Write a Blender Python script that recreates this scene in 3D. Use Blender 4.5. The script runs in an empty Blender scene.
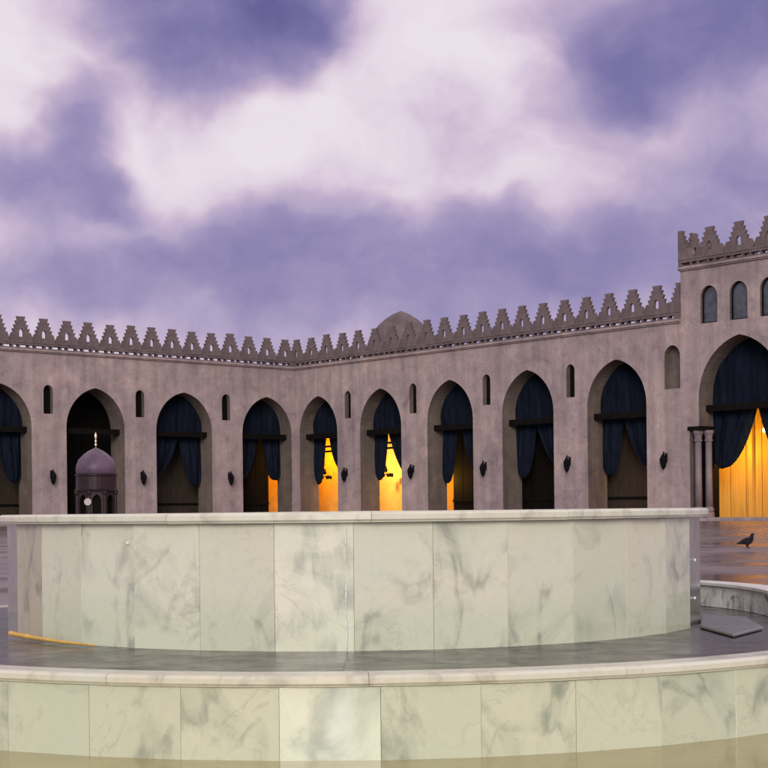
import bpy, bmesh, math, random
from mathutils import Vector, Matrix
R = math.radians
rnd = random.Random(7)
scene = bpy.context.scene
COL = scene.collection

# ------------------------------------------------------------------ camera
F_PX, Y0, ROLL, EYE = 1515.24, 510.0, 0.0105, 0.72
cam = bpy.data.cameras.new('camera'); camo = bpy.data.objects.new('camera', cam); COL.objects.link(camo)
cam.sensor_width = 36; cam.lens = 36 * F_PX / 768
cam.shift_y = (Y0 - 384) / 768
camo.location = (0, 0, EYE)
camo.matrix_world = Matrix.Translation((0, 0, EYE)) @ Matrix.Rotation(R(90), 4, 'X') @ Matrix.Rotation(-ROLL, 4, 'Z')
cam.clip_start = 0.05; cam.clip_end = 3000
scene.camera = camo

def der(x, y):                      # photograph pixel -> level camera pixel
    dx, dy = x - 384, y - 384
    return 384 + dx - ROLL * dy, 384 + dy + ROLL * dx
def ray(x, y):
    x, y = der(x, y)
    return Vector(((x - 384) / F_PX, 1, (Y0 - y) / F_PX))

# ------------------------------------------------------------------ world
world = bpy.data.worlds.new('World'); scene.world = world
world.use_nodes = True
wn, wl = world.node_tree.nodes, world.node_tree.links
wn.clear()
SUN_EL, SUN_AZ = 19, 184
def N(nodes, kind, **kw):
    n = nodes.new(kind)
    for k, v in kw.items(): setattr(n, k, v)
    return n
wout = N(wn, 'ShaderNodeOutputWorld')
sky = N(wn, 'ShaderNodeTexSky'); sky.sky_type = 'NISHITA'; sky.sun_disc = False
sky.sun_elevation = R(SUN_EL); sky.sun_rotation = R(SUN_AZ)
bg1 = N(wn, 'ShaderNodeBackground'); bg1.inputs[1].default_value = 0.06
wl.new(sky.outputs[0], bg1.inputs[0])
tc = N(wn, 'ShaderNodeTexCoord')
def vmath(op, a, b=None):
    n = N(wn, 'ShaderNodeVectorMath', operation=op)
    for i, v in enumerate((a, b)):
        if v is None: continue
        if isinstance(v, (tuple, Vector)): n.inputs[i].default_value = v
        else: wl.new(v, n.inputs[i])
    return n.outputs[1] if op == 'LENGTH' else n.outputs[0]
def math_(op, a, b=None, clamp=False):
    n = N(wn, 'ShaderNodeMath', operation=op); n.use_clamp = clamp
    for i, v in enumerate((a, b)):
        if v is None: continue
        if isinstance(v, (int, float)): n.inputs[i].default_value = v
        else: wl.new(v, n.inputs[i])
    return n.outputs[0]
def noise(vec, scale, detail=5, rough=.55):
    n = N(wn, 'ShaderNodeTexNoise'); n.inputs['Scale'].default_value = scale
    n.inputs['Detail'].default_value = detail; n.inputs['Roughness'].default_value = rough
    wl.new(vec, n.inputs['Vector']); return n
d0 = vmath('NORMALIZE', tc.outputs['Generated'])
wa = noise(d0, 9, 4, .5)
wb = noise(vmath('ADD', d0, (3.1, 1.7, 9.2)), 24, 3, .5)
warp = vmath('ADD', vmath('MULTIPLY', vmath('SUBTRACT', wa.outputs['Color'], (.5, .5, .5)), (.085, .085, .07)),
             vmath('MULTIPLY', vmath('SUBTRACT', wb.outputs['Color'], (.5, .5, .5)), (.04, .04, .035)))
dw = vmath('ADD', d0, warp)
BLOBS = [  # the cloud masses: photograph pixel centre, radii, weight
 (195, -12, 165, 110, 1.2), (285, 5, 105, 75, .55), (165, 82, 75, 58, .50),
 (70, 118, 60, 62, .75), (45, 190, 125, 58, .75), (130, 200, 85, 36, .34),
 (10, 280, 170, 62, .52), (400, 258, 270, 74, .70), (215, 270, 180, 72, .42), (590, 255, 190, 66, .42), (300, 210, 120, 42, .22),
 (750, 5, 220, 110, 1.0), (600, 92, 90, 55, .55), (690, 60, 120, 70, .45), (730, 165, 200, 66, .55), (740, 245, 210, 80, .50), (470, 112, 110, 50, .16), (640, 330, 260, 70, .36), (330, 335, 230, 60, .30), (480, 150, 120, 40, .14), (330, 175, 130, 36, .12)]
total = None
for (x, y, rx, ry, w) in BLOBS:
    c = ray(x, y).normalized()
    v = vmath('MULTIPLY', vmath('SUBTRACT', dw, tuple(c)), (F_PX / rx, 2.0, F_PX / ry))
    mr = N(wn, 'ShaderNodeMapRange', interpolation_type='SMOOTHSTEP')
    wl.new(vmath('LENGTH', v), mr.inputs['Value'])
    mr.inputs['From Min'].default_value = .15; mr.inputs['From Max'].default_value = 1.1
    mr.inputs['To Min'].default_value = w; mr.inputs['To Max'].default_value = 0
    total = mr.outputs[0] if total is None else math_('ADD', total, mr.outputs[0])
# soft dusk band near the horizon
sep = N(wn, 'ShaderNodeSeparateXYZ'); wl.new(d0, sep.inputs[0])
hz = N(wn, 'ShaderNodeMapRange', interpolation_type='SMOOTHSTEP'); wl.new(sep.outputs[2], hz.inputs['Value'])
hz.inputs['From Min'].default_value = .05; hz.inputs['From Max'].default_value = .24
hz.inputs['To Min'].default_value = .22; hz.inputs['To Max'].default_value = -.02
total = math_('ADD', total, hz.outputs[0])
total = math_('SUBTRACT', 1.0, math_('POWER', 2.71828, math_('MULTIPLY', total, -1.05)))
total = math_('ADD', total, .05)
fb = noise(vmath('MULTIPLY', dw, (1, 1, 1.5)), 15, 7, .56)
fb2 = noise(vmath('MULTIPLY', dw, (1, 1, 1.8)), 5, 4, .5)
total = math_('ADD', total, math_('MULTIPLY', math_('SUBTRACT', fb.outputs['Fac'], .5), .48))
total = math_('ADD', total, math_('MULTIPLY', math_('SUBTRACT', fb2.outputs['Fac'], .5), .40), True)
ramp = N(wn, 'ShaderNodeValToRGB'); wl.new(total, ramp.inputs[0])
el = ramp.color_ramp.elements
el[0].position = 0; el[0].color = (.90, .805, .875, 1)
el[1].position = 1; el[1].color = (.10, .086, .27, 1)
for p, c in ((.16, (.80, .68, .79)), (.34, (.60, .475, .65)), (.55, (.37, .30, .515)), (.78, (.205, .174, .395))):
    e = el.new(p); e.color = (*c, 1)
bg2 = N(wn, 'ShaderNodeBackground'); bg2.inputs[1].default_value = 1.0
wl.new(ramp.outputs[0], bg2.inputs[0])
mixw = N(wn, 'ShaderNodeMixShader'); mixw.inputs[0].default_value = .9
wl.new(bg1.outputs[0], mixw.inputs[1]); wl.new(bg2.outputs[0], mixw.inputs[2])
wl.new(mixw.outputs[0], wout.inputs[0])

# ------------------------------------------------------------------ sun (soft, behind the camera) and exposure
sun = bpy.data.lights.new('sun', 'SUN'); sun.energy = 2.0; sun.angle = R(24); sun.color = (1, .96, .88)
suno = bpy.data.objects.new('sun', sun); COL.objects.link(suno)
sd = Vector((math.sin(R(SUN_AZ)) * math.cos(R(SUN_EL)), math.cos(R(SUN_AZ)) * math.cos(R(SUN_EL)), math.sin(R(SUN_EL))))
suno.rotation_euler = (-sd).to_track_quat('-Z', 'Y').to_euler()
vs = scene.view_settings
vs.view_transform = 'Standard'; vs.look = 'None'; vs.exposure = 0; vs.gamma = 1; vs.use_curve_mapping = False

# ------------------------------------------------------------------ materials
def mat(name):
    m = bpy.data.materials.new(name); m.use_nodes = True
    nt = m.node_tree; b = nt.nodes['Principled BSDF']
    return m, nt, b
def mnoise(nt, vec, scale, detail=6, rough=.6, dist=0):
    n = nt.nodes.new('ShaderNodeTexNoise'); n.inputs['Scale'].default_value = scale
    n.inputs['Detail'].default_value = detail; n.inputs['Roughness'].default_value = rough; n.inputs['Distortion'].default_value = dist
    if vec is not None: nt.links.new(vec, n.inputs['Vector'])
    return n.outputs['Fac']
def mramp(nt, fac, stops):
    n = nt.nodes.new('ShaderNodeValToRGB'); nt.links.new(fac, n.inputs[0])
    e = n.color_ramp.elements
    e[0].position, e[0].color = stops[0][0], (*stops[0][1], 1)
    e[1].position, e[1].color = stops[-1][0], (*stops[-1][1], 1)
    for p, c in stops[1:-1]:
        k = e.new(p); k.color = (*c, 1)
    return n.outputs[0]
def mmix(nt, fac, a, b, blend='MIX'):
    n = nt.nodes.new('ShaderNodeMix'); n.data_type = 'RGBA'; n.blend_type = blend
    for s, v in ((n.inputs[0], fac), (n.inputs[6], a), (n.inputs[7], b)):
        if isinstance(v, (int, float)): s.default_value = v
        elif isinstance(v, tuple): s.default_value = (*v, 1)
        else: nt.links.new(v, s)
    return n.outputs[2]
def mvec(nt, op, a, b=None):
    n = nt.nodes.new('ShaderNodeVectorMath'); n.operation = op
    for i, v in enumerate((a, b)):
        if v is None: continue
        if isinstance(v, tuple): n.inputs[i].default_value = v
        else: nt.links.new(v, n.inputs[i])
    return n.outputs[0]
def coords(nt, scale=(1, 1, 1), which='Object'):
    t = nt.nodes.new('ShaderNodeTexCoord')
    return mvec(nt, 'MULTIPLY', t.outputs[which], scale)
def bump(nt, b, fac, strength=.3, dist=.02):
    n = nt.nodes.new('ShaderNodeBump'); n.inputs['Strength'].default_value = strength; n.inputs['Distance'].default_value = dist
    nt.links.new(fac, n.inputs['Height']); nt.links.new(n.outputs[0], b.inputs['Normal'])

def stone_mat(name, lo, hi, pink, rough=.9):
    m, nt, b = mat(name)
    v = coords(nt)
    big = mnoise(nt, v, .28, 5, .6, .4)
    mid = mnoise(nt, v, 1.3, 7, .65)
    streak = mnoise(nt, coords(nt, (1.6, 1.6, .12)), 1.0, 5, .6)
    fine = mnoise(nt, v, 14, 8, .7)
    rep = mnoise(nt, mvec(nt, 'ADD', v, (31, 7, 3)), .55, 7, .62, .9)
    crk = mnoise(nt, mvec(nt, 'ADD', v, (3, 17, 9)), .9, 8, .6, .6)
    c = mramp(nt, big, [(.3, lo), (.5, hi), (.72, pink)])
    c = mmix(nt, .5, c, mramp(nt, mid, [(.3, (.6, .6, .6)), (.7, (1.25, 1.22, 1.2))]), 'MULTIPLY')
    c = mmix(nt, 1.0, c, mramp(nt, rep, [(.30, (.72, .71, .74)), (.40, (.98, .98, .98)), (.58, (1, 1, 1)), (.615, (1.16, 1.14, 1.11))]), 'MULTIPLY')
    c = mmix(nt, .55, c, mramp(nt, crk, [(.488, (1, 1, 1)), (.5, (.6, .58, .58)), (.512, (1, 1, 1))]), 'MULTIPLY')
    c = mmix(nt, .42, c, mramp(nt, streak, [(.35, (.55, .54, .56)), (.6, (1.1, 1.1, 1.1))]), 'MULTIPLY')
    c = mmix(nt, .35, c, mramp(nt, fine, [(.3, (.7, .7, .7)), (.7, (1.2, 1.2, 1.2))]), 'MULTIPLY')
    nt.links.new(c, b.inputs['Base Color']); b.inputs['Roughness'].default_value = rough
    b.inputs['Specular IOR Level'].default_value = .2
    bump(nt, b, mmix(nt, .5, mid, fine), .45, .05)
    return m
M_WALL = stone_mat('plaster_wall', (.265, .21, .222), (.35, .275, .28), (.415, .32, .30))
M_TRIM = stone_mat('cresting_stone', (.115, .088, .096), (.16, .122, .128), (.20, .15, .148))
M_REVEAL = stone_mat('shaded_olive_plaster', (.115, .09, .082), (.15, .117, .102), (.17, .132, .115))  # olive plaster, its colour darkened for the shade inside the openings

def marble_mat(name, base, warm, vein, rough, coat=.0, contrast=1.0, scale=1.0, green_glare=False):
    m, nt, b = mat(name)
    g = nt.nodes.new('ShaderNodeNewGeometry')
    cx = nt.nodes.new('ShaderNodeCombineXYZ')
    mu = nt.nodes.new('ShaderNodeMath'); mu.operation = 'MULTIPLY'; mu.inputs[1].default_value = 37.0
    nt.links.new(g.outputs['Random Per Island'], mu.inputs[0])
    nt.links.new(mu.outputs[0], cx.inputs[0]); nt.links.new(mu.outputs[0], cx.inputs[2])
    t = nt.nodes.new('ShaderNodeTexCoord')
    v = mvec(nt, 'ADD', t.outputs['Object'], cx.outputs[0])
    cloud = mnoise(nt, v, 3.2 * scale, 6, .6, .8)
    soft = mnoise(nt, mvec(nt, 'ADD', v, (5, 2, 8)), 1.6 * scale, 4, .5, .5)
    c = mmix(nt, mramp(nt, soft, [(.35, (0, 0, 0)), (.65, (1, 1, 1))]), base, warm)
    # wandering veins: thin bands where a distorted noise crosses its middle
    vn = mnoise(nt, mvec(nt, 'MULTIPLY', v, (1, 1, .55)), 2.3 * scale, 5, .5, 1.6)
    vm = mramp(nt, vn, [(.455, (0, 0, 0)), (.493, (1, 1, 1)), (.505, (1, 1, 1)), (.56, (0, 0, 0))])
    vk = mramp(nt, cloud, [(.45, (0, 0, 0)), (.68, (1, 1, 1))])
    fac = mmix(nt, 1.0, vm, vk, 'MULTIPLY')
    c = mmix(nt, mmix(nt, 1.0, fac, (.8 * contrast,) * 3, 'MULTIPLY'), c, vein)
    pv = mramp(nt, cloud, [(.52, (0, 0, 0)), (.75, (1, 1, 1))])
    c = mmix(nt, mmix(nt, 1.0, pv, (.55 * contrast,) * 3, 'MULTIPLY'), c, vein)
    # each slab its own tone
    c = mmix(nt, .8, c, mramp(nt, g.outputs['Random Per Island'], [(0, (.90, .90, .88)), (.5, (1, .99, .96)), (1, (1.04, 1.04, 1.04))]), 'MULTIPLY')
    fine = mnoise(nt, v, 40, 6, .7)
    c = mmix(nt, .25, c, mramp(nt, fine, [(.3, (.85, .85, .84)), (.7, (1.1, 1.1, 1.1))]), 'MULTIPLY')
    # thin sharp veins over the soft ones
    v2 = mnoise(nt, mvec(nt, 'ADD', v, (11, 4, 2)), 3.0 * scale, 7, .55, 1.2)
    c = mmix(nt, mmix(nt, 1.0, mmix(nt, 1.0, mramp(nt, v2, [(.49, (0, 0, 0)), (.5, (1, 1, 1)), (.51, (0, 0, 0))]), mramp(nt, soft, [(.42, (0, 0, 0)), (.6, (1, 1, 1))]), 'MULTIPLY'), (.3 * contrast,) * 3, 'MULTIPLY'), c, vein)
    # the lower half is a little greener and darker, along a wavering line
    if green_glare:
        sx = nt.nodes.new('ShaderNodeSeparateXYZ'); nt.links.new(t.outputs['Object'], sx.inputs[0])
        lo = nt.nodes.new('ShaderNodeMapRange'); lo.interpolation_type = 'SMOOTHSTEP'
        ad = nt.nodes.new('ShaderNodeMath'); ad.operation = 'MULTIPLY_ADD'; ad.inputs[1].default_value = .22
        nt.links.new(soft, ad.inputs[0]); nt.links.new(sx.outputs[2], ad.inputs[2])
        nt.links.new(ad.outputs[0], lo.inputs['Value']); lo.inputs['From Min'].default_value = .44; lo.inputs['From Max'].default_value = .57
        lo.inputs['To Min'].default_value = .55; lo.inputs['To Max'].default_value = 0
        c = mmix(nt, lo.outputs[0], c, mmix(nt, 1.0, c, (.84, .91, .82), 'MULTIPLY'))
        # white patch painting the wet glare into the step wall under the trickle
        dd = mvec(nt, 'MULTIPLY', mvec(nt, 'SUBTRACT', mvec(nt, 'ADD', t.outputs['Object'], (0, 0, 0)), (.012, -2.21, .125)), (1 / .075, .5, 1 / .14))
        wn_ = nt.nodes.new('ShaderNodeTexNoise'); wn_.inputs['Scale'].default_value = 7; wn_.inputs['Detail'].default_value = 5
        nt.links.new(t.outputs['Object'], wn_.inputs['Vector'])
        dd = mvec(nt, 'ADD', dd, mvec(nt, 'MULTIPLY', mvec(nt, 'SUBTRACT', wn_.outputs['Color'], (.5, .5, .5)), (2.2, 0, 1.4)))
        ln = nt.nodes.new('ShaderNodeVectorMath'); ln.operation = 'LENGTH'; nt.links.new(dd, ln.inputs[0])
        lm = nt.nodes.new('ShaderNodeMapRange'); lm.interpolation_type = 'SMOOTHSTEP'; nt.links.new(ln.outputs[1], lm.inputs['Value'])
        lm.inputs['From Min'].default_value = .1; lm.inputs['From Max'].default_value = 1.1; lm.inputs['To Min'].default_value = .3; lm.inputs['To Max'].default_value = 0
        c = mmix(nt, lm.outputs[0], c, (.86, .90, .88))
    nt.links.new(c, b.inputs['Base Color'])
    nt.links.new(mramp(nt, cloud, [(.3, (rough * .7,) * 3), (.75, (min(1, rough * 1.6),) * 3)]), b.inputs['Roughness'])
    if coat:
        b.inputs['Coat Weight'].default_value = coat; b.inputs['Coat Roughness'].default_value = .12
    bump(nt, b, mmix(nt, .3, cloud, fine), .12, .004)
    return m
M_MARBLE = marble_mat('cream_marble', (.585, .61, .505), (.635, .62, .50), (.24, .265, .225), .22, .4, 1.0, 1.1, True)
M_COPE = marble_mat('cream_marble_coping', (.60, .61, .52), (.63, .595, .48), (.33, .31, .26), .3, .2, .8, 1.6)
M_KERBTOP = marble_mat('pale_kerb_marble', (.76, .74, .74), (.78, .76, .74), (.3, .3, .32), .3, 0, .6, 2)
M_GREYM = marble_mat('veined_grey_marble', (.80, .81, .82), (.84, .83, .81), (.12, .13, .15), .3, 0, 1.3, 2.6)
M_PLAT = marble_mat('wet_dark_marble', (.07, .062, .058), (.095, .085, .08), (.03, .028, .028), .24, 0, .9, 1.8)
M_PLAT.node_tree.nodes['Principled BSDF'].inputs['Specular IOR Level'].default_value = .28
M_SLAB = marble_mat('wet_slab_marble', (.13, .125, .13), (.16, .15, .155), (.07, .07, .075), .3, 0, 1, 2.5)
M_STAIN = marble_mat('rust_stained_marble', (.43, .41, .325), (.46, .41, .31), (.20, .18, .14), .25, .3, 1.0, 1.3)
M_SIDE = marble_mat('side_grey_marble', (.16, .15, .145), (.19, .175, .16), (.09, .09, .09), .22, .3, .8, 1.5)  # darker marble for the slabs furthest to either side
def simple(name, col, rough=.6, metal=0, nscale=8, var=.35, bmp=.2, stretch=(1, 1, 1)):
    m, nt, b = mat(name)
    f = mnoise(nt, coords(nt, stretch), nscale, 6, .6)
    lo = tuple(x * (1 - var) for x in col); hi = tuple(x * (1 + var) for x in col)
    nt.links.new(mramp(nt, f, [(.3, lo), (.7, hi)]), b.inputs['Base Color'])
    b.inputs['Roughness'].default_value = rough; b.inputs['Metallic'].default_value = metal
    if rough > .65: b.inputs['Specular IOR Level'].default_value = .06
    if bmp: bump(nt, b, f, bmp, .01)
    return m
M_CLOTH = simple('navy_cloth', (.0065, .0095, .0185), .9, 0, 3, .4, .2, (2, 2, .4))
M_WOODD = simple('dark_wood', (.006, .005, .0045), .7, 0, 4, .5, .3, (4, 4, .3))
M_WOODB = simple('brown_wood', (.042, .031, .024), .7, 0, 5, .35, .3, (5, 5, .25))
M_WOODY = simple('ochre_wood', (.50, .30, .07), .55, 0, 4, .22, .2, (5, 5, .22))
M_OCHRE = simple('ochre_plaster', (.55, .34, .10), .9, 0, 1.5, .15, .1)
M_INNER = simple('inner_plaster', (.10, .075, .06), .95, 0, 1.2, .3, .1)
M_IRON = simple('black_iron', (.005, .005, .006), .7, 0, 20, .3, .1)
M_GROUT = simple('dark_grout', (.30, .31, .25), .9, 0, 30, .3, .1)
M_GLASS = simple('blue_grey_pane', (.05, .058, .075), .25, 0, 3, .5, .1)
M_COLUMN = stone_mat('column_marble', (.13, .11, .13), (.18, .15, .175), (.22, .18, .20), .45)
M_KDOME = stone_mat('lavender_lead', (.06, .036, .062), (.12, .078, .122), (.19, .125, .165), .3)
M_KBODY = stone_mat('red_granite', (.018, .010, .013), (.03, .016, .02), (.055, .028, .033), .4)
M_WHITE = simple('white_enamel', (.40, .33, .33), .5, 0, 10, .08, 0)
M_BRASS = simple('gilt_metal', (.75, .66, .45), .3, .6, 10, .1, 0)
M_STICK = simple('yellow_cane', (.62, .36, .07), .5, 0, 14, .25, .1, (1, 1, 1))
M_BIRD = simple('dark_plumage', (.014, .013, .016), .7, 0, 40, .4, .2)
m, nt, b = mat('whitened_water'); b.inputs['Base Color'].default_value = (.9, .93, .93, 1); b.inputs['Roughness'].default_value = .03
b.inputs['IOR'].default_value = 1.33; b.inputs['Transmission Weight'].default_value = .25; M_DROP = m  # water whitened in its colour to carry the trickle's highlights
m, nt, b = mat('still_water'); b.inputs['Base Color'].default_value = (.10, .12, .10, 1); b.inputs['Roughness'].default_value = .04
bump(nt, b, mnoise(nt, coords(nt), 18, 3, .5), .15, .01); M_WATER = m

def paving_mat(name, lo, hi, rough, tile, joint=.5):
    m, nt, b = mat(name)
    v = coords(nt, which='Object')
    br = nt.nodes.new('ShaderNodeTexBrick'); nt.links.new(v, br.inputs['Vector'])
    br.inputs['Scale'].default_value = 1; br.inputs['Brick Width'].default_value = tile; br.inputs['Row Height'].default_value = tile
    br.inputs['Mortar Size'].default_value = .008; br.offset = 0
    br.inputs['Color1'].default_value = (*lo, 1); br.inputs['Color2'].default_value = (*hi, 1)
    br.inputs['Mortar'].default_value = tuple(x * joint for x in lo) + (1,)
    st = mnoise(nt, v, .5, 6, .6, .5); fn = mnoise(nt, v, 9, 6, .65)
    c = mmix(nt, .6, br.outputs['Color'], mramp(nt, st, [(.3, (.65, .63, .63)), (.7, (1.25, 1.22, 1.22))]), 'MULTIPLY')
    c = mmix(nt, .4, c, mramp(nt, fn, [(.3, (.7, .7, .7)), (.7, (1.2, 1.2, 1.2))]), 'MULTIPLY')
    nt.links.new(c, b.inputs['Base Color'])
    nt.links.new(mramp(nt, st, [(.35, (rough * .6,) * 3), (.65, (rough * 1.5,) * 3)]), b.inputs['Roughness'])
    bump(nt, b, mmix(nt, .5, fn, st), .3, .006)
    return m
M_COURT = paving_mat('polished_court_marble', (.13, .095, .095), (.165, .12, .115), .27, .9, .8)
M_OLIVE = paving_mat('wet_olive_paving', (.33, .285, .10), (.37, .32, .115), .14, 1.3, .9)

# ------------------------------------------------------------------ helpers
def link(o, parent=None):
    COL.objects.link(o)
    if parent is not None: o.parent = parent
    return o
def obj(name, bm, m, parent=None, smooth=False):
    me = bpy.data.meshes.new(name); bm.normal_update(); bm.to_mesh(me); bm.free()
    if smooth:
        for p in me.polygons: p.use_smooth = True
    me.materials.append(m)
    return link(bpy.data.objects.new(name, me), parent)
def tag(o, label=None, cat=None, group=None, kind=None):
    for k, v in (('label', label), ('category', cat), ('group', group), ('kind', kind)):
        if v: o[k] = v
    return o
def thing(name, label, cat, loc=(0, 0, 0), rz=0, group=None, axes=None):
    o = bpy.data.objects.new(name, None); o.empty_display_size = .3
    o.location = loc; o.rotation_euler = (0, 0, rz)
    link(o); return tag(o, label, cat, group)
def copy_tree(o, parent=None):
    c = o.copy(); COL.objects.link(c)
    if parent is not None: c.parent = parent
    for ch in list(o.children): copy_tree(ch, c)
    return c
def box(bm, x0, x1, y0, y1, z0, z1):
    v = [bm.verts.new(p) for p in ((x0, y0, z0), (x1, y0, z0), (x1, y1, z0), (x0, y1, z0), (x0, y0, z1), (x1, y0, z1), (x1, y1, z1), (x0, y1, z1))]
    for f in ((0, 3, 2, 1), (4, 5, 6, 7), (0, 1, 5, 4), (1, 2, 6, 5), (2, 3, 7, 6), (3, 0, 4, 7)):
        bm.faces.new([v[i] for i in f])
def lathe(bm, prof, seg=24, center=(0, 0, 0), a0=0, cap=True):
    rings = []
    for r, z in prof:
        if r < 1e-5: rings.append([bm.verts.new((center[0], center[1], center[2] + z))])
        else: rings.append([bm.verts.new((center[0] + r * math.cos(a0 + 2 * math.pi * i / seg), center[1] + r * math.sin(a0 + 2 * math.pi * i / seg), center[2] + z)) for i in range(seg)])
    for A, B in zip(rings, rings[1:]):
        for i in range(seg):
            j = (i + 1) % seg
            if len(A) == 1 and len(B) > 1: bm.faces.new((A[0], B[j], B[i]))
            elif len(B) == 1 and len(A) > 1: bm.faces.new((A[i], A[j], B[0]))
            elif len(A) > 1: bm.faces.new((A[i], A[j], B[j], B[i]))
    if cap:
        if len(rings[0]) > 1: bm.faces.new(list(reversed(rings[0])))
        if len(rings[-1]) > 1: bm.faces.new(rings[-1])
def tube(bm, p, q, r0, r1=None, seg=10):
    r1 = r0 if r1 is None else r1
    p, q = Vector(p), Vector(q); d = (q - p).normalized()
    u = d.orthogonal().normalized(); w = d.cross(u)
    A = [bm.verts.new(p + r0 * (math.cos(t) * u + math.sin(t) * w)) for t in (2 * math.pi * i / seg for i in range(seg))]
    B = [bm.verts.new(q + r1 * (math.cos(t) * u + math.sin(t) * w)) for t in (2 * math.pi * i / seg for i in range(seg))]
    for i in range(seg): bm.faces.new((A[i], A[(i + 1) % seg], B[(i + 1) % seg], B[i]))
    bm.faces.new(list(reversed(A))); bm.faces.new(B)
def plate(name, loops, t0, t1, m, parent=None, bevel=0.0):
    """an upright slab: outlines (x, z) with holes, running in depth from t0 to t1"""
    cu = bpy.data.curves.new(name, 'CURVE'); cu.dimensions = '2D'; cu.fill_mode = 'BOTH'
    cu.extrude = (t1 - t0) / 2 - bevel; cu.bevel_depth = bevel; cu.bevel_resolution = 0
    if bevel: cu.offset = -bevel
    for lp in loops:
        s = cu.splines.new('POLY'); s.points.add(len(lp) - 1); s.use_cyclic_u = True
        for p, (x, z) in zip(s.points, lp): p.co = (x, z, 0, 1)
    tmp = bpy.data.objects.new(name, cu); COL.objects.link(tmp)
    bpy.context.view_layer.update()
    me = bpy.data.meshes.new_from_object(tmp.evaluated_get(bpy.context.evaluated_depsgraph_get()))
    bpy.data.objects.remove(tmp); bpy.data.curves.remove(cu)
    me.name = name
    for v in me.vertices:
        x, y, z = v.co; v.co = (x, (t0 + t1) / 2 - z, y)
    for p in me.polygons: p.use_smooth = False
    me.materials.clear(); me.materials.append(m)
    return link(bpy.data.objects.new(name, me), parent)
def arc_top(c, a, zs, zt, n=12):
    """pointed two-centred arch from (c-a, zs) over (c, zt) to (c+a, zs)"""
    h = zt - zs; rr = (a * a + h * h) / (2 * a); off = rr - a
    th = math.atan2(h, off) if off > 1e-6 else math.pi / 2
    left = []
    for i in range(n + 1):
        t = th * i / n
        left.append((c + off - rr * math.cos(t), zs + rr * math.sin(t)))
    left[-1] = (c, zt)
    return left + [(2 * c - x, z) for x, z in reversed(left[:-1])]
def arch_half_width(z, a, zs, zt):
    if z <= zs: return a
    h = zt - zs; rr = (a * a + h * h) / (2 * a); off = rr - a
    return max(0, math.sqrt(max(0, rr * rr - (z - zs) ** 2)) - off)

# ------------------------------------------------------------------ setting: ground
PL = .17
def disc_sheet(name, r0, r1, z, m, c, seg=96):
    bm = bmesh.new()
    A = [bm.verts.new((c[0] + r0 * math.cos(t), c[1] + r0 * math.sin(t), z)) for t in (2 * math.pi * i / seg for i in range(seg))]
    B = [bm.verts.new((c[0] + r1 * math.cos(t), c[1] + r1 * math.sin(t), z)) for t in (2 * math.pi * i / seg for i in range(seg))]
    for i in range(seg): bm.faces.new((A[i], B[i], B[(i + 1) % seg], A[(i + 1) % seg]))
    return obj(name, bm, m)
bm = bmesh.new(); box(bm, -700, 700, -700, 900, -.5, 0)
tag(obj('ground', bm, M_COURT), kind='structure')
FC = Vector((-.126, 6.56)); RU, RL = 1.463, 2.228
tag(disc_sheet('pavement', RL - .05, 3.3, .004, M_OLIVE, FC), kind='structure')

# ------------------------------------------------------------------ arcades
C0 = Vector((-5.887, 101.544, 0))
TH_R = math.atan2(-.74960, .66189); TH_L = math.atan2(.66189, .74960)
T = 1.6
def slit(c, w, z0, z1):
    return [(c - w / 2, z0)] + arc_top(c, w / 2, z1 - w * .55, z1, 5) + [(c + w / 2, z0)]
def merlon_mesh(pitch):
    hw = pitch / 2 - .012
    prof = [(.27, 1.44), (.20, 1.205), (.365, 1.19), (.285, .97), (.465, .955), (.375, .74), (.56, .725), (.48, .515), (hw - .13, .50), (hw - .06, .36), (hw, .18), (hw, 0)]
    loop = list(prof) + [(-x, z) for x, z in reversed(prof)]
    hole = [(-.15, .26)] + arc_top(0, .15, .52, .74, 4) + [(.15, .26)]
    return plate('merlon', [loop, hole], -.09, .09, M_TRIM)
def cresting(parent, x0, x1, zc, centres, proto, y=0.0, first=False):
    """cornice, pierced parapet and its merlons along local x"""
    bm = bmesh.new()
    for (a, b_, c, d) in ((-.10, .5, 0, .07), (-.17, .5, .07, .13), (-.12, .5, .13, .19)):
        box(bm, x0, x1, y + a, y + b_, zc + c, zc + d - .001)
    obj('cornice', bm, M_WALL, parent)
    holes = []; x = x0 + .2; k = 0
    while x + .6 < x1 - .02:
        w = .54 if k % 2 == 0 else .36
        holes.append([(x, zc + .25), (x, zc + .40), (x + w, zc + .40), (x + w, zc + .25)]); x += w + .075; k += 1
    plate('pierced_parapet', [[(x0, zc + .19), (x0, zc + .53), (x1, zc + .53), (x1, zc + .19)]] + holes, y - .1, y + .25, M_TRIM, parent)
    bm = bmesh.new(); box(bm, x0, x1, y - .13, y + .28, zc + .531, zc + .60)
    obj('parapet_coping', bm, M_TRIM, parent)
    for cx in centres:
        o = proto.copy(); COL.objects.link(o); o.parent = parent
        o.location = (cx + rnd.uniform(-.02, .02), y + .02, zc + .598)
        o.rotation_euler = (rnd.uniform(-.012, .012), rnd.uniform(-.012, .012), rnd.uniform(-.03, .03)); o.scale = (rnd.uniform(.96, 1), 1, rnd.uniform(.955, 1.02))

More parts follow.
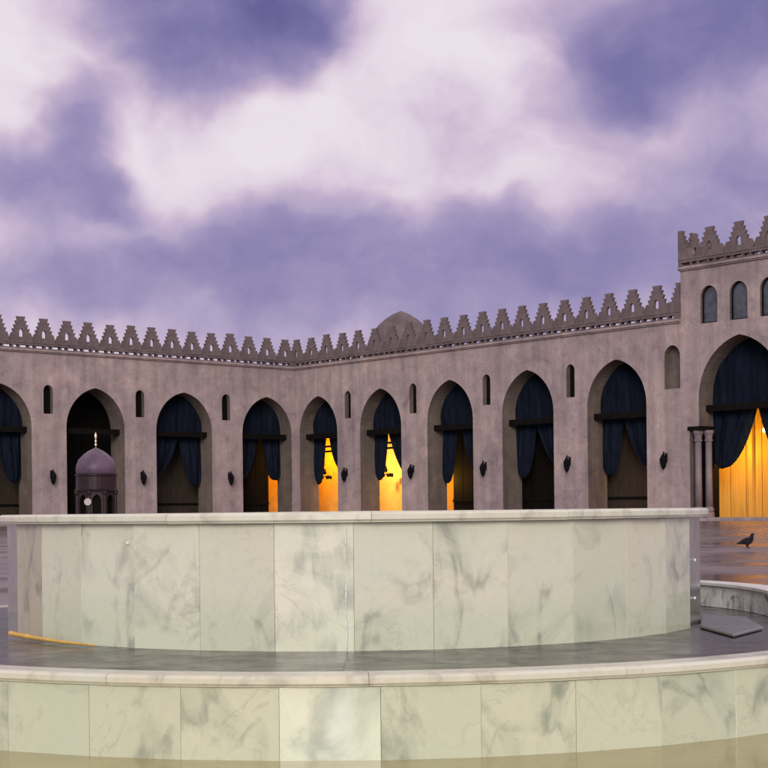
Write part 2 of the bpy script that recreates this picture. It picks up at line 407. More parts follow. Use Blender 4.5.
def reveal(o, x0, x1):
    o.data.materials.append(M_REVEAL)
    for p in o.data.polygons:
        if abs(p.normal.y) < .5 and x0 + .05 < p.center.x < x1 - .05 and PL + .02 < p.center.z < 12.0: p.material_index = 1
def wing(name, label, theta, x0, x1, arches, slits, niches, centres, pitch):
    w = thing(name, label, 'arcade', C0, theta)
    out = [(x0, 10.25), (x0, PL)]
    for (c, a, zt) in arches:
        out += [(c - a, PL)] + arc_top(c, a, zt - 2.45, zt) + [(c + a, PL)]
    out += [(x1, PL), (x1, 10.25)]
    holes = [slit(*s) for s in slits] + [slit(*n) for n in niches]
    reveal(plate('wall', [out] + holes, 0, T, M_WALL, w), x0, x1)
    for sl in slits:
        bm = bmesh.new(); box(bm, sl[0] - sl[1] / 2 - .05, sl[0] + sl[1] / 2 + .05, .32, .38, sl[2] - .05, sl[3] + .05)
        obj('slit_dark', bm, M_WOODD, w)  # dark panel added to stand for the darkness inside the slit
    for n in niches:
        bm = bmesh.new(); box(bm, n[0] - .7, n[0] + .7, .45, .6, n[2] - .1, n[3] + .1)
        # sits inside the wall thickness, seen only through the niche opening
        obj('niche_back', bm, M_REVEAL, w)
    for (c, a, zt) in arches:
        bm = bmesh.new(); box(bm, c - a - .12, c + a + .12, .55, .85, 5.5, 5.84)
        obj('tie_beam', bm, M_WOODD, w)
    proto = merlon_mesh(pitch)
    cresting(w, x0, x1, 10.16, centres, proto)
    bpy.data.objects.remove(proto)
    return w

# the two wings meet at a right angle in the far corner
RA = [(2.43, 1.97, 8.27), (8.63, 1.95, 8.36), (14.90, 1.96, 8.45), (21.22, 1.98, 8.55), (27.69, 2.03, 8.62)]
RS = [(5.48, .60, 6.64, 8.40), (11.68, .62, 6.62, 8.46), (18.0, .62, 6.76, 8.54), (24.47, .60, 6.80, 8.62)]
RN = [(31.42, 1.0, 6.8, 9.05)]
right = wing('arcade', 'mauve plaster arcade with five pointed arches and stepped cresting, right of the corner', TH_R, 0.0, 32.0,
             RA, RS, RN, [1.79 - 1.595 + .02 + 1.592 * i for i in range(20)], 1.59)
LA = [(-27.9, 2.03, 8.27), (-21.6, 2.03, 8.26), (-15.27, 2.0, 8.26), (-8.88, 2.1, 8.27), (-2.35, 2.02, 8.26)]
LS = [(-24.8, .62, 6.6, 8.3), (-18.46, .62, 6.6, 8.3), (-12.14, .62, 6.6, 8.28), (-5.65, .64, 6.61, 8.3)]
left = wing('arcade', 'mauve plaster arcade behind the little domed kiosk, left of the corner', TH_L, -31.0, 0.0,
            LA, LS, [], [-.02 - .74 - 1.495 * i for i in range(20)], 1.49)
left['group'] = right['group'] = 'arcades round the court'

# floor, roof and inner walls of the wings
def shell(w, x0, x1, xb0, xb1, zr=10.05):
    bm = bmesh.new(); box(bm, x0, x1, -.45, 9.0, 0, PL); obj('plinth', bm, M_WALL, w)
    bm = bmesh.new(); box(bm, xb0, xb1, T + .01, 9.0, 9.6, zr); obj('roof', bm, M_INNER, w)
    bm = bmesh.new(); box(bm, xb0, xb1, 4.0, 4.3, PL, 9.6); obj('inner_wall', bm, M_OCHRE, w)
shell(right, -.0, 32.0, -4.0, 32.0)
shell(left, -31.0, -.46, -31.0, 4.29, 10.04)

# ------------------------------------------------------------------ gate block
gate = thing('gate_block', 'taller crenellated gate block with three dark windows over a wide pointed arch', 'gatehouse', C0, TH_R)
GX0, GX1, GC = 32.0, 39.1, 35.55
ga, gzt, gzs = 2.48, 9.23, 6.2
out = [(GX0, 12.78), (GX0, PL), (32.48, PL), (32.48, 4.70), (GC - ga, 4.70)] + arc_top(GC, ga, gzs, gzt) + [(GC + ga, 4.70), (38.62, 4.70), (38.62, PL), (GX1, PL), (GX1, 12.78)]
gwin = [(33.75, 1.02, 9.97, 11.86), (35.53, 1.05, 9.97, 11.87), (37.29, 1.02, 9.97, 11.86)]
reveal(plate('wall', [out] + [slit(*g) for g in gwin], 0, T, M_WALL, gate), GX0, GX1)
for (c, w_, z0, z1) in gwin:
    fr = slit(c, w_ + .0, z0, z1)
    inner = slit(c, w_ - .14, z0 + .07, z1 - .07)
    f = plate('window', [fr, inner], .16, .26, M_WOODD, gate)
    plate('pane', [slit(c, w_ - .10, z0 + .05, z1 - .05)], .20, .22, M_GLASS, f)
bm = bmesh.new(); box(bm, GC - 3.2, GC + 3.2, .6, .92, 5.55, 5.88); obj('tie_beam', bm, M_WOODD, gate)
for s in (-1, 1):
    bm = bmesh.new()
    a, b_ = sorted((GC + s * 3.07, GC + s * 2.44)); box(bm, a, b_, .95, T - .01, PL, 4.69); obj('jamb', bm, M_WOODD, gate)  # jamb given a dark material behind the columns
    bm = bmesh.new(); a, b_ = sorted((GC + s * 3.16, GC + s * 2.32)); box(bm, a, b_, -.06, 1.0, 4.60, 4.80); obj('impost', bm, M_WOODD, gate)
    for k, (o_, t_) in enumerate(((2.74, .26), (2.36, .62))):
        bm = bmesh.new(); lathe(bm, [(.19, 0), (.175, 1.2), (.165, 3.3)], 20)
        c_ = obj('column', bm, M_COLUMN, gate, True); c_.location = (GC + s * o_, t_, .72)
        bm = bmesh.new(); lathe(bm, [(.26, -.55), (.26, -.3), (.21, -.28), (.25, -.2), (.25, -.14), (.2, -.08), (.2, 0)], 20); obj('column_base', bm, M_COLUMN, c_)
        bm = bmesh.new(); lathe(bm, [(.17, 3.3), (.22, 3.33), (.22, 3.40), (.18, 3.44), (.21, 3.62), (.28, 3.76), (.28, 3.879)], 20); obj('capital', bm, M_COLUMN, c_)
proto = merlon_mesh(1.73)
cresting(gate, GX0 - .06, GX1 + .06, 12.77, [32.13 + 1.735 * i for i in range(5)][1:4] , proto, 0)
# corner merlons are half ones that turn the corner
hp = [(.02, 0), (.84, 0), (.84, .18), (.72, .50), (.48, .515), (.56, .725), (.375, .74), (.465, .955), (.285, .97), (.365, 1.19), (.2, 1.205), (.27, 1.44), (.02, 1.44)]
for s in (-1, 1):
    xe = GX0 - .06 if s < 0 else GX1 + .06
    o = plate('merlon', [[(xe - s * x, 13.371 + z) for x, z in hp]], -.13, .17, M_TRIM, gate)
    # side parapet running back over the roof
    bm = bmesh.new(); a, b_ = sorted((xe, xe - s * .3)); box(bm, a, b_, .51, 7.5, 12.77, 13.37); obj('side_parapet', bm, M_TRIM, gate)
    for k in range(4):
        o = proto.copy(); COL.objects.link(o); o.parent = gate
        o.rotation_euler = (0, 0, R(90)); o.location = (xe - s * .15, 1.05 + 1.74 * k, 13.371)
bpy.data.objects.remove(proto)
plate('merlon', [[(31.985 - x, 10.761 + z) for x, z in hp]], -.07, .11, M_TRIM, right)
bm = bmesh.new(); box(bm, GX0, GX1, T + .01, 7.5, 9.7, 12.76); obj('upper_storey', bm, M_WALL, gate)
bm = bmesh.new(); box(bm, GX0, GX1, -.45, 9.0, 0, PL - .003); obj('plinth', bm, M_WALL, gate)
bm = bmesh.new(); box(bm, GX0 + .01, GX1 - .01, 5.0, 5.3, PL, 9.7); obj('inner_wall', bm, M_INNER, gate)

# wing beyond the gate, just outside the picture
far = wing('arcade', 'mauve plaster arcade beyond the tall gate block, out at the right edge', TH_R, 39.1, 52.0,
           [(43.4, 2.0, 8.62), (49.7, 2.0, 8.62)], [(46.55, .62, 6.8, 8.6)], [], [39.9 + 1.592 * i for i in range(8)], 1.59)
far['group'] = 'arcades round the court'
shell(far, 39.1, 52.0, 39.1, 52.0)

# ------------------------------------------------------------------ curtains
def cloth_patch(bm, rows, cols, fn):
    g = [[bm.verts.new(fn(i / (rows - 1), j / (cols - 1))) for j in range(cols)] for i in range(rows)]
    for i in range(rows - 1):
        for j in range(cols - 1): bm.faces.new((g[i][j], g[i][j + 1], g[i + 1][j + 1], g[i + 1][j]))
def curtain(w, label, c, a, zt, zs, split, tips, t=1.2, zb=5.62, seed=0):
    rr = random.Random(seed)
    cu = thing('curtain', label, 'curtain', w.matrix_basis @ Vector((c, t, 0)), w.rotation_euler.z, 'navy curtains in the arches')
    ph = rr.random() * 6; split += rr.uniform(-.10, .10); tips = [q + rr.uniform(-.25, .2) for q in tips]; bul = rr.uniform(.36, .46); nf = rr.uniform(11, 19)
    bm = bmesh.new()
    def lun(u, v):
        z = zb + (zt + .05 - zb) * v
        hw = arch_half_width(z, a, zs, zt) + .04 if v < .985 else .02
        x = (u * 2 - 1) * hw
        return Vector((x, .035 * math.sin(x * 5 + ph + .3 * v) + .02 * math.sin(x * 13 + 2 * ph - v) + .03 * math.sin(z * 2.2 + x * 1.5 + ph) - .10 * math.sin(math.pi * v), z))
    cloth_patch(bm, 60, 24, lun)
    o = obj('lunette_drape', bm, M_CLOTH, cu, True); o.modifiers.new('s', 'SOLIDIFY').thickness = .02
    for s, ztip in zip((-1, 1), tips):
        bm = bmesh.new()
        ph2 = rr.random() * 6
        xs = split + s * .02
        def swag(u, v, s=s, ztip=ztip, xs=xs):
            k = 1 - v                                   # 1 at the beam, 0 at the tied tip
            z = ztip + (zb + .02 - ztip) * k
            outer = s * (a - .02 - .30 * max(0, 1 - k * 6) ** 2)
            tipx = s * (a - .5)
            inner = tipx + (xs - tipx) * (k ** bul)
            x = inner + (outer - inner) * u
            f = (.10 * math.sin(u * nf + ph2 + 2 * v) + .05 * math.sin(u * 31 + ph2)) * (.35 + .65 * k)
            return Vector((x, f - .22 * math.sin(math.pi * v) * math.sin(math.pi * u) + .05, z - .12 * math.sin(u * math.pi) * v * (1 - v)))
        cloth_patch(bm, 40, 30, swag)
        o = obj('swag', bm, M_CLOTH, cu, True); o.modifiers.new('s', 'SOLIDIFY').thickness = .02
    return cu
SIDE = ['under the arch beside the court corner', 'in the second arch right of the corner', 'in the third arch right of the corner',
        'in the fourth arch right of the corner', 'in the arch beside the blind niche']
for i, (c, a, zt) in enumerate(RA):
    curtain(right, 'navy tied-back curtain ' + SIDE[i] + (' on its right' if i == 0 else ''), c, a, zt, zt - 2.45, -.62 + .06 * i, (2.55, 3.2 if i == 0 else 3.0), seed=i)
LSIDE = ['in an arch outside the left edge', 'in the arch cut by the left edge of the picture', None, 'in the arch just right of the domed kiosk', 'in the last arch of the left arcade before the corner']
for i, (c, a, zt) in enumerate(LA):
    if LSIDE[i]: curtain(left, 'navy tied-back curtain ' + LSIDE[i], c, a, zt, zt - 2.45, .30, (2.9, 2.6), seed=20 + i)
curtain(gate, 'wide navy curtain parted in the gate arch over lit doors', GC, ga + .02, gzt, gzs, .0, (2.9, 2.9), t=1.25, zb=5.62, seed=40)

# ------------------------------------------------------------------ screens behind the arches
def screen(w, label, x0, x1, t, z1, m, lean=None, group='wooden screens behind the arches', bw=.42, post=True):
    s = thing('wooden_screen', label, 'screen', w.matrix_basis @ Vector((x0, t, PL)), w.rotation_euler.z, group)
    bm = bmesh.new(); x = 0; L = x1 - x0; rr = random.Random(int(x0 * 10))
    while x < L - .01:
        e = min(L, x + bw); d = rr.uniform(0, .03)
        box(bm, x + bw * .022, e - bw * .022, d, d + .05, 0, z1); x = e
    obj('board_panel', bm, m, s)
    if post:
        for za, zb in ((z1 - .2, z1), (1.0, 1.14)):
            bm = bmesh.new(); box(bm, 0, L, -.05, -.005, za, zb); obj('rail', bm, M_WOODD, s)
    return s
screen(left, 'dark board screen in the arch cut by the left edge', -22.6, -18.4, 2.6, 5.6, M_WOODB)
screen(left, 'dark board screen filling the arch behind the domed kiosk', -16.5, -11.4, 2.6, 8.0, M_WOODD)
screen(left, 'brown board screen behind the curtain right of the kiosk', -10.2, -5.2, 2.6, 5.6, M_WOODB)
screen(left, 'dark narrow screen left of the lit doorway by the corner', -3.8, -.62, 2.2, 5.6, M_WOODD)
screen(right, 'dark screen right of the amber strip in the third arch', 12.85, 15.6, 2.2, 5.6, M_WOODD)
screen(right, 'dark brown screen in the fourth right arch', 17.6, 21.8, 2.2, 5.6, M_WOODD)
screen(right, 'brown plank screen in the arch beside the niche', 24.3, 28.4, 2.2, 5.6, M_WOODB)
gd = screen(gate, 'amber-lit ochre plank doors under the gate arch', 30.4, 38.9, 3.6, 5.9, M_WOODY, bw=.98, post=False)
bm = bmesh.new(); box(bm, 3.22, 3.46, -.20, -.002, 0, 5.9); obj('door_post', bm, M_WOODY, gd)

# ------------------------------------------------------------------ warm lamps inside
def lamp(w, x, t, z, power, col=(1, .50, .06), size=.15, spot=None, aim=None):
    l = bpy.data.lights.new('lamp_light', 'SPOT' if spot else 'POINT'); l.energy = power; l.color = col; l.shadow_soft_size = size
    if spot: l.spot_size = R(spot); l.spot_blend = .5
    o = bpy.data.objects.new('lamp_light', l); link(o)
    p = w.matrix_basis @ Vector((x, t, z)); o.location = p
    if spot:
        q = w.matrix_basis @ Vector(aim); o.rotation_euler = (q - p).to_track_quat('-Z', 'Y').to_euler()
AMB = (1, .47, .035)
lamp(right, -1.0, 2.3, 4.4, 700, (1, .41, .012))                         # the corner room
lamp(right, 5.55, 1.72, 3.6, 1000, (1, .60, .22))                        # second arch, brighter
lamp(right, 11.75, 1.75, 2.6, 330, AMB)                                  # strip in the third arch
lamp(right, 29.1, 1.88, 1.7, 60, (1, .5, .12))
lamp(gate, 33.3, 1.75, 3.7, 420, (1, .50, .045))
lamp(gate, 38.0, 1.75, 3.2, 420, (1, .50, .045))

bpy.context.view_layer.update()
# the lit wall lamp inside the gate
wl_ = thing('wall_lamp', 'small lit lamp on the ochre doors of the gate arch', 'lamp', gate.matrix_basis @ Vector((34.6, 3.58, 4.62)), TH_R)
m, nt, b = mat('glowing_bulb'); b.inputs['Emission Color'].default_value = (1, .6, .2, 1); b.inputs['Emission Strength'].default_value = 10; M_BULB = m
bm = bmesh.new(); lathe(bm, [(0, -.12), (.08, -.08), (.11, 0), (.08, .08), (0, .12)], 14); obj('bulb', bm, M_BULB, wl_, True).location = (0, -.14, 0)
bm = bmesh.new(); box(bm, -.08, .08, -.05, -.0, .02, .2); obj('bracket', bm, M_IRON, wl_)

# hanging mosque lamps silhouetted in the two brightest arches
for (c, lab) in ((-.25, 'dark hanging lamp cluster in the amber arch next to the corner'), (6.05, 'dark hanging lamp cluster in the brightest amber arch')):
    h = thing('hanging_lamp', lab, 'lamp', right.matrix_basis @ Vector((c, 2.7, 3.0)), TH_R, 'hanging lamps inside the arches')
    h.scale = (.8, .8, .8)
    bm = bmesh.new(); lathe(bm, [(.52, 0), (.56, .03), (.52, .06), (.5, .03), (.52, 0)], 20, cap=False); obj('ring', bm, M_IRON, h)
    bm = bmesh.new(); tube(bm, (0, 0, .6), (0, 0, 6.6), .012, seg=6)
    for k in range(3):
        t_ = 2 * math.pi * k / 3; tube(bm, (.53 * math.cos(t_), .53 * math.sin(t_), .05), (0, 0, .7), .012, seg=6)
    obj('chain', bm, M_IRON, h)
    for k in range(6):
        t_ = 2 * math.pi * k / 6
        bm = bmesh.new(); lathe(bm, [(.03, -.16), (.09, -.1), (.11, 0), (.07, .07), (.1, .16)], 10); o = obj('lamp_cup', bm, M_IRON, h); o.location = (.53 * math.cos(t_), .53 * math.sin(t_), -.02)
    bm = bmesh.new(); lathe(bm, [(.04, -.1), (.14, 0), (.16, .14), (.07, .26), (.12, .4)], 12); obj('lamp_bowl', bm, M_IRON, h).location = (0, 0, .3)
for (w, x0, x1) in ((right, .2, 2.6), (right, 6.4, 9.0)):
    for z in (4.95, 4.62):
        bm = bmesh.new(); box(bm, x0, x1, 1.64, 1.72, z, z + .13); obj('inner_beam', bm, M_WOODD, w)

# ------------------------------------------------------------------ wall lanterns on the piers
def make_lantern():
    l = thing('wall_lantern', 'x', 'lantern', group='black lanterns on the arcade piers')
    bm = bmesh.new(); box(bm, -.06, .06, -.03, -.001, -.1, .35); obj('back_plate', bm, M_IRON, l)
    bm = bmesh.new(); tube(bm, (0, -.03, .3), (0, -.27, .42), .022); tube(bm, (0, -.27, .42), (0, -.27, .34), .018); obj('arm', bm, M_IRON, l)
    bm = bmesh.new(); lathe(bm, [(.03, -.5), (.06, -.44), (.12, -.36), (.185, -.05), (.19, .06), (.12, .2), (.05, .3), (.02, .4)], 8); obj('lantern_body', bm, M_IRON, l).location = (0, -.27, 0)
    return l
proto = make_lantern(); used = False
PIERL = ['on the pier between the two brightest amber arches', 'on the pier right of the brightest amber arch',
         'on the pier between third and fourth right arches', 'on the pier left of the arch beside the niche', 'under the blind niche beside the gate']
LL = ['on the pier outside the left edge', 'on the pier left of the domed kiosk', 'on the pier right of the domed kiosk', 'on the pier before the last left arch']
spots = [(right, s, z, PIERL[i]) for i, (s, z) in enumerate(((5.35, 3.06), (11.67, 3.09), (17.9, 3.1), (24.38, 3.18), (31.0, 3.15)))]
spots += [(left, s, 2.9, LL[i]) for i, s in enumerate((-24.7, -18.33, -12.1, -5.5))]
for w, s, z, lab in spots:
    o = proto if not used else copy_tree(proto); used = True
    o.location = w.matrix_basis @ Vector((s, 0, z)); o.rotation_euler = (0, 0, w.rotation_euler.z)
    o['label'] = 'black iron wall lantern ' + lab

# ------------------------------------------------------------------ dome on the roof
p = ray(402.5, 340); Zd = 100.0
dm = thing('roof_dome', 'low plastered dome rising behind the cresting of the right arcade', 'dome', (p.x * Zd, Zd, 10.05))
bm = bmesh.new(); lathe(bm, [(2.42, 0), (2.42, 1.1), (2.34, 1.16)], 40); obj('drum', bm, M_TRIM, dm)
prof = [(2.30, 1.16), (2.26, 1.5), (2.12, 1.95), (1.86, 2.42), (1.50, 2.86), (1.06, 3.24), (.62, 3.52), (.26, 3.69), (.08, 3.76), (0, 3.80)]
bm = bmesh.new(); lathe(bm, prof, 40, cap=False); obj('dome_shell', bm, M_TRIM, dm, True)

# ------------------------------------------------------------------ little domed kiosk in the court
p = ray(97.5, 480); Zk = 60.0
k = thing('domed_kiosk', 'small dark red kiosk with lavender dome and gilt finial in the court', 'kiosk', (p.x * Zk, Zk, 0), R(12))
bm = bmesh.new(); lathe(bm, [(1.0, 0), (1.0, .25), (.9, .27), (.9, .42)], 8, a0=R(22.5)); obj('base', bm, M_KBODY, k)
for i in range(8):
    t = R(22.5 + 45 * i)
    bm = bmesh.new(); lathe(bm, [(.10, 0), (.10, .08), (.07, .12), (.065, 1.0), (.1, 1.08), (.1, 1.15)], 10); o = obj('column', bm, M_KBODY, k); o.location = (.80 * math.cos(t), .80 * math.sin(t), .42)
bm = bmesh.new(); lathe(bm, [(.60, .42), (.60, 1.57)], 8, a0=R(22.5)); obj('inner_drum', bm, M_WOODD, k)
for i in range(8):
    if i in (5,): pass
    f = plate('arch_panel', [[(-.30, .42), (-.30, 1.57), (.30, 1.57), (.30, .42)], [(-.17, .62)] + arc_top(0, .17, 1.2, 1.45, 6) + [(.17, .62)]], -.05, .02, M_KBODY, k)
    t = R(45 * i); f.rotation_euler = (0, 0, t + R(90)); f.location = (.70 * math.cos(t), .70 * math.sin(t), 0)
bm = bmesh.new(); lathe(bm, [(.84, 1.57), (.86, 1.63), (.80, 1.66), (.79, 2.16), (.83, 2.2), (.83, 2.26), (.77, 2.28)], 32); obj('drum', bm, M_KBODY, k)
bm = bmesh.new(); lathe(bm, [(.77, 2.28), (.80, 2.40), (.785, 2.58), (.69, 2.83), (.5, 3.02), (.32, 3.16), (.14, 3.25), (.05, 3.30), (0, 3.32)], 32, cap=False); dmk = obj('dome_shell', bm, M_KDOME, k, True)
bm = bmesh.new(); lathe(bm, [(.02, 3.3), (.025, 3.38), (.06, 3.42), (.025, 3.46), (.02, 3.52), (.055, 3.56), (.02, 3.60), (.018, 3.64), (.05, 3.70), (.05, 3.8), (.02, 3.88), (0, 3.94)], 12); obj('finial', bm, M_BRASS, dmk, True)
bm = bmesh.new(); tube(bm, (0, 0, 0), (0, .04, 0), .14, seg=28); o = obj('medallion', bm, M_WHITE, k)
o.rotation_euler = (0, 0, -R(12)); o.location = Matrix.Rotation(-R(12), 3, 'Z') @ Vector((-.17, -.90, 1.16))

# ------------------------------------------------------------------ fountain
ftn = thing('marble_fountain', 'round cream marble fountain basin standing on a wide low marble step', 'fountain', (FC.x, FC.y, 0))
ZP = .248
def slab_ring(n, r_out, thick, z0, z1, phi0, gap, bev=.004):
    bm = bmesh.new()
    for i in range(n):
        a0 = -math.pi / 2 + phi0 + 2 * math.pi * i / n; a1 = a0 + 2 * math.pi / n
        P, Q = Vector((r_out * math.cos(a0), r_out * math.sin(a0))), Vector((r_out * math.cos(a1), r_out * math.sin(a1)))
        e = (Q - P).normalized(); nn = Vector((e.y, -e.x))
        dz = rnd.uniform(-.0012, .0012)
        P2, Q2 = P + e * gap + nn * dz, Q - e * gap + nn * dz
        ring = []
        for (zz, inn) in ((z0, 0), (z1, 0)):
            ring.append([(P2 + e * bev - nn * 0, zz), (Q2 - e * bev, zz), (Q2 - nn * bev, zz), (Q2 - nn * thick, zz), (P2 - nn * thick, zz), (P2 - nn * bev, zz)])
        A = [bm.verts.new((*p_, z_)) for p_, z_ in ring[0]]; B = [bm.verts.new((*p_, z_)) for p_, z_ in ring[1]]
        for q in range(6): bm.faces.new((A[q], A[(q + 1) % 6], B[(q + 1) % 6], B[q]))
        bm.faces.new(list(reversed(A))); bm.faces.new(B)
    return bm
def coping_ring(n, r_in, r_out, z0, z1, phi0, gap, round_=.014, sub=4):
    bm = bmesh.new()
    prof = [(r_in, z0), (r_out - round_ * .5, z0)] + [(r_out - round_ + round_ * math.cos(t), (z0 + round_ if t < 0 else z1 - round_) + round_ * math.sin(t)) for t in (R(-60), R(-20), R(20), R(50), R(90))] + [(r_in, z1)]
    for i in range(n):
        a0 = -math.pi / 2 + phi0 + 2 * math.pi * i / n + gap; a1 = -math.pi / 2 + phi0 + 2 * math.pi * (i + 1) / n - gap
        dz = rnd.uniform(-.0005, .0005)
        rows = []
        for s in range(sub + 1):
            t = a0 + (a1 - a0) * s / sub
            rows.append([bm.verts.new((r * math.cos(t), r * math.sin(t), z + dz)) for r, z in prof])
        for A, B in zip(rows, rows[1:]):
            for q in range(len(prof)): bm.faces.new((A[q], A[(q + 1) % len(prof)], B[(q + 1) % len(prof)], B[q]))
        bm.faces.new(rows[0]); bm.faces.new(list(reversed(rows[-1])))
    bmesh.ops.recalc_face_normals(bm, faces=bm.faces)
    return bm
ph = math.atan2(-FC.x, FC.y)
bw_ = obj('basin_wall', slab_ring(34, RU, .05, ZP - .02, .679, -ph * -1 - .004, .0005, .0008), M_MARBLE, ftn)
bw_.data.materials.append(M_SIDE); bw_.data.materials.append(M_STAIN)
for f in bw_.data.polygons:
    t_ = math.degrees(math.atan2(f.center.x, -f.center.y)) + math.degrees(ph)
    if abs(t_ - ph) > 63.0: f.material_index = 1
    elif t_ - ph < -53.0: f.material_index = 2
bm = bmesh.new(); lathe(bm, [(RU - .052, ZP - .03), (RU - .012 - .01, ZP - .03), (RU - .022, .67), (RU - .22, .67), (RU - .22, ZP - .03)], 68, cap=False); obj('basin_core', bm, M_GROUT, ftn)
obj('basin_coping', coping_ring(13, RU - .24, RU + .036, .681, .7155, R(3.2), .0005), M_COPE, ftn)
bm = bmesh.new(); lathe(bm, [(RU - .221, .655), (0, .655)], 64, cap=False); obj('basin_water', bm, M_WATER, ftn)
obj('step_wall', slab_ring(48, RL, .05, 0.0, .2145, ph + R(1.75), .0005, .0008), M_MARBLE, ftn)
bm = bmesh.new(); lathe(bm, [(RL - .02, 0), (RL - .02, .21)], 96, cap=False); obj('step_core', bm, M_GROUT, ftn)
obj('step_coping', coping_ring(18, RL - .10, RL + .014, .2165, .2495, R(2.0), .0003), M_COPE, ftn)
# the wet dark tread: wedge slabs, each its own island
bm = bmesh.new()
for i in range(24):
    a0 = 2 * math.pi * i / 24 + .0002; a1 = 2 * math.pi * (i + 1) / 24 - .0002
    pr = [(RU - .05, .20), (RU - .05, .246), (RL - .102, .246), (RL - .102, .20)]
    rows = [[bm.verts.new((r * math.cos(a0 + (a1 - a0) * s / 3), r * math.sin(a0 + (a1 - a0) * s / 3), z)) for r, z in pr] for s in range(4)]
    for A, B in zip(rows, rows[1:]):
        for q in range(4): bm.faces.new((A[q], A[(q + 1) % 4], B[(q + 1) % 4], B[q]))
bmesh.ops.recalc_face_normals(bm, faces=bm.faces)
obj('tread', bm, M_PLAT, ftn)

# kerb and loose slab on the tread at the right
kb = thing('marble_kerb', 'curved grey-veined marble kerb standing on the dark tread at right', 'kerb', (FC.x, FC.y, ZP))
def arc_block(r0, r1, z0, z1, a0, a1, n, gap=.0012, k=3):
    bm = bmesh.new()
    for i in range(n):
        b0 = a0 + (a1 - a0) * i / n + gap; b1 = a0 + (a1 - a0) * (i + 1) / n - gap
        pr = [(r0, z0), (r0, z1), (r1, z1), (r1, z0)]
        rows = [[bm.verts.new((r * math.cos(b0 + (b1 - b0) * s / k), r * math.sin(b0 + (b1 - b0) * s / k), z)) for r, z in pr] for s in range(k + 1)]
        for A, B in zip(rows, rows[1:]):
            for q in range(4): bm.faces.new((A[q], A[(q + 1) % 4], B[(q + 1) % 4], B[q]))
        bm.faces.new(rows[0]); bm.faces.new(list(reversed(rows[-1])))
    bmesh.ops.recalc_face_normals(bm, faces=bm.faces)
    return bm
obj('kerb_face', arc_block(1.765, 1.87, 0, .100, R(-14), R(62), 5), M_GREYM, kb)
obj('kerb_coping', arc_block(1.75, 1.885, .101, .113, R(-14.5), R(62), 4), M_KERBTOP, kb)
bm = bmesh.new()
q = [(1.22, 5.87), (1.25, 5.44), (1.44, 5.77), (1.50, 6.3), (1.36, 6.5)]
A = [bm.verts.new((x, y, ZP + .001)) for x, y in q]; B = [bm.verts.new((x, y, ZP + .013)) for x, y in q]
for i in range(5): bm.faces.new((A[i], A[(i + 1) % 5], B[(i + 1) % 5], B[i]))
bm.faces.new(list(reversed(A))); bm.faces.new(B)
bmesh.ops.bevel(bm, geom=[e for e in bm.edges], offset=.003, segments=1, affect='EDGES')
tag(obj('stone_slab', bm, M_SLAB), 'loose grey marble slab lying against the curved kerb', 'slab')

# yellow cane on the tread at the left
bm = bmesh.new()
pts = [(-1.425, 5.76, ZP + .018), (-1.30, 5.60, ZP + .014), (-1.17, 5.44, ZP + .012), (-1.02, 5.31, ZP + .008)]
rads = [.0095, .008, .006, .003]
for i in range(3): tube(bm, pts[i], pts[i + 1], rads[i], rads[i + 1])
tag(obj('cane', bm, M_STICK), 'thin yellow cane lying at the left foot of the basin', 'stick')

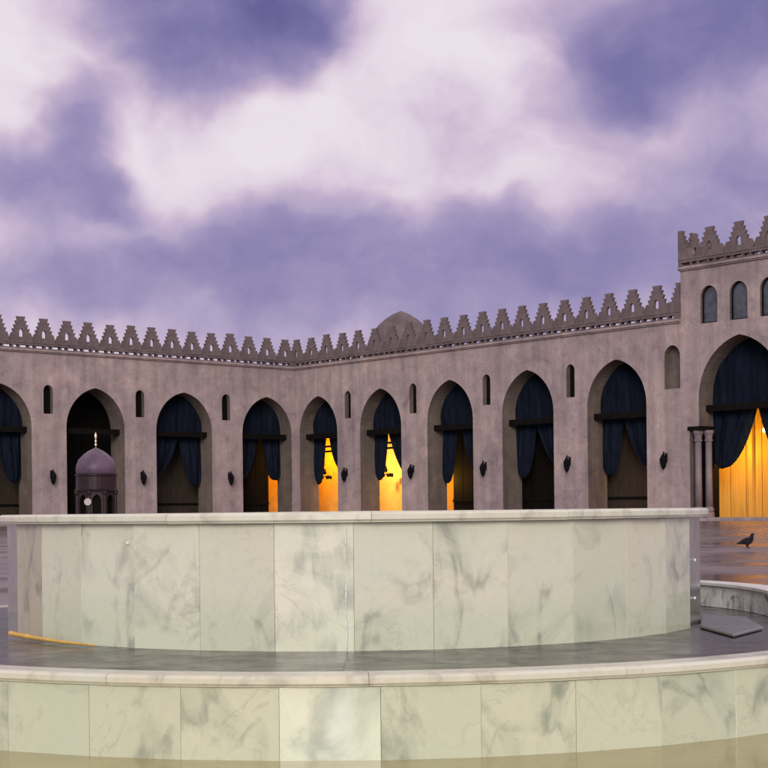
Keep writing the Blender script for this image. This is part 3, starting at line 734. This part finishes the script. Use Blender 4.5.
# ------------------------------------------------------------------ water running over the rim, drops
fr = FC + Vector((math.sin(ph) * (RU + .004), -math.cos(ph) * (RU + .004)))
bm = bmesh.new()
def strand(x, y, z0, z1, r):
    n = 12; prof = []
    for i in range(n + 1):
        t = i / n; prof.append((max(.0003, r * (.45 + .55 * math.sin(t * 9 + x * 50) ** 2) * math.sin(math.pi * (.04 + .92 * t)) ** .4), z1 + (z0 - z1) * t))
    lathe(bm, prof[::-1], 8, (x, y, 0))
xs, ys = -.13, FC.y - RU - .005
for z0, z1, r in ((.60, .675, .0035), (.545, .60, .0015), (.405, .47, .0035), (.36, .405, .0015), (.25, .36, .004)):
    strand(xs, ys, z0, z1, r)
tag(obj('water_trickle', bm, M_DROP, None, True), 'thin trickle of water running down the middle of the basin front', 'water')
for i, (x, y, lab) in enumerate(((129, 543, 'bright water drop on the left slabs of the basin'), (478, 631, None), (369, 625, None), (600, 520, None), (696, 560, 'upper water drop on the right edge of the basin'), (696, 598, 'lower water drop on the right edge of the basin'))):
    if lab is None: continue
    d = ray(x, y); oc = Vector((0, 0)) - FC; dv = Vector((d.x, d.y))
    A_ = dv.dot(dv); B_ = 2 * dv.dot(oc); rr = (RU + .0 if x < 690 else RU + .0); C_ = oc.dot(oc) - rr * rr
    disc = B_ * B_ - 4 * A_ * C_
    tt = (-B_ - math.sqrt(max(0, disc))) / (2 * A_)
    bm = bmesh.new(); bmesh.ops.create_uvsphere(bm, u_segments=12, v_segments=8, radius=.006)
    o = tag(obj('water_drop', bm, M_DROP, None, True), lab, 'water drop', 'drops on the basin'); o.location = (d.x * tt, d.y * tt, EYE + d.z * tt)

# ------------------------------------------------------------------ pigeon on the wet court
bz = 26.0; p = ray(748, 543)
pg = bpy.data.meshes.new('pigeon'); 
V = [(0, 0, .115), (.05, 0, .125), (.085, 0, .155), (.085, 0, .20), (.10, 0, .222), (.135, 0, .215), (-.06, 0, .10), (-.11, 0, .085), (-.175, 0, .07), (0.01, .025, .06), (0.01, .025, .01), (.01, -.025, .06), (.01, -.025, .01), (.045, .025, .006), (.045, -.025, .006)]
E_ = [(0, 1), (1, 2), (2, 3), (3, 4), (4, 5), (0, 6), (6, 7), (7, 8), (0, 9), (9, 10), (0, 11), (11, 12), (10, 13), (12, 14)]
RD = [(.062, .062), (.06, .06), (.042, .042), (.028, .028), (.03, .03), (.006, .006), (.05, .045), (.03, .022), (.03, .008), (.012, .012), (.007, .007), (.012, .012), (.007, .007), (.005, .005), (.005, .005)]
pg.from_pydata([Vector(v) for v in V], E_, [])
po = link(bpy.data.objects.new('pigeon', pg)); sk = po.modifiers.new('skin', 'SKIN')
for i, sv in enumerate(pg.skin_vertices[0].data):
    sv.radius = RD[i]; sv.use_root = (i == 0)
po.modifiers.new('sub', 'SUBSURF').levels = 2; po.modifiers['sub'].render_levels = 2
bpy.context.view_layer.update()
me = bpy.data.meshes.new_from_object(po.evaluated_get(bpy.context.evaluated_depsgraph_get()))
po.modifiers.clear(); po.data = me; me.materials.clear(); me.materials.append(M_BIRD)
for f in me.polygons: f.use_smooth = True; f.material_index = 0
po.location = (p.x * bz, bz, .0); po.scale = (1.08,) * 3; po.rotation_euler = (0, 0, R(10))
tag(po, 'dark pigeon standing on the wet court paving at right', 'bird')
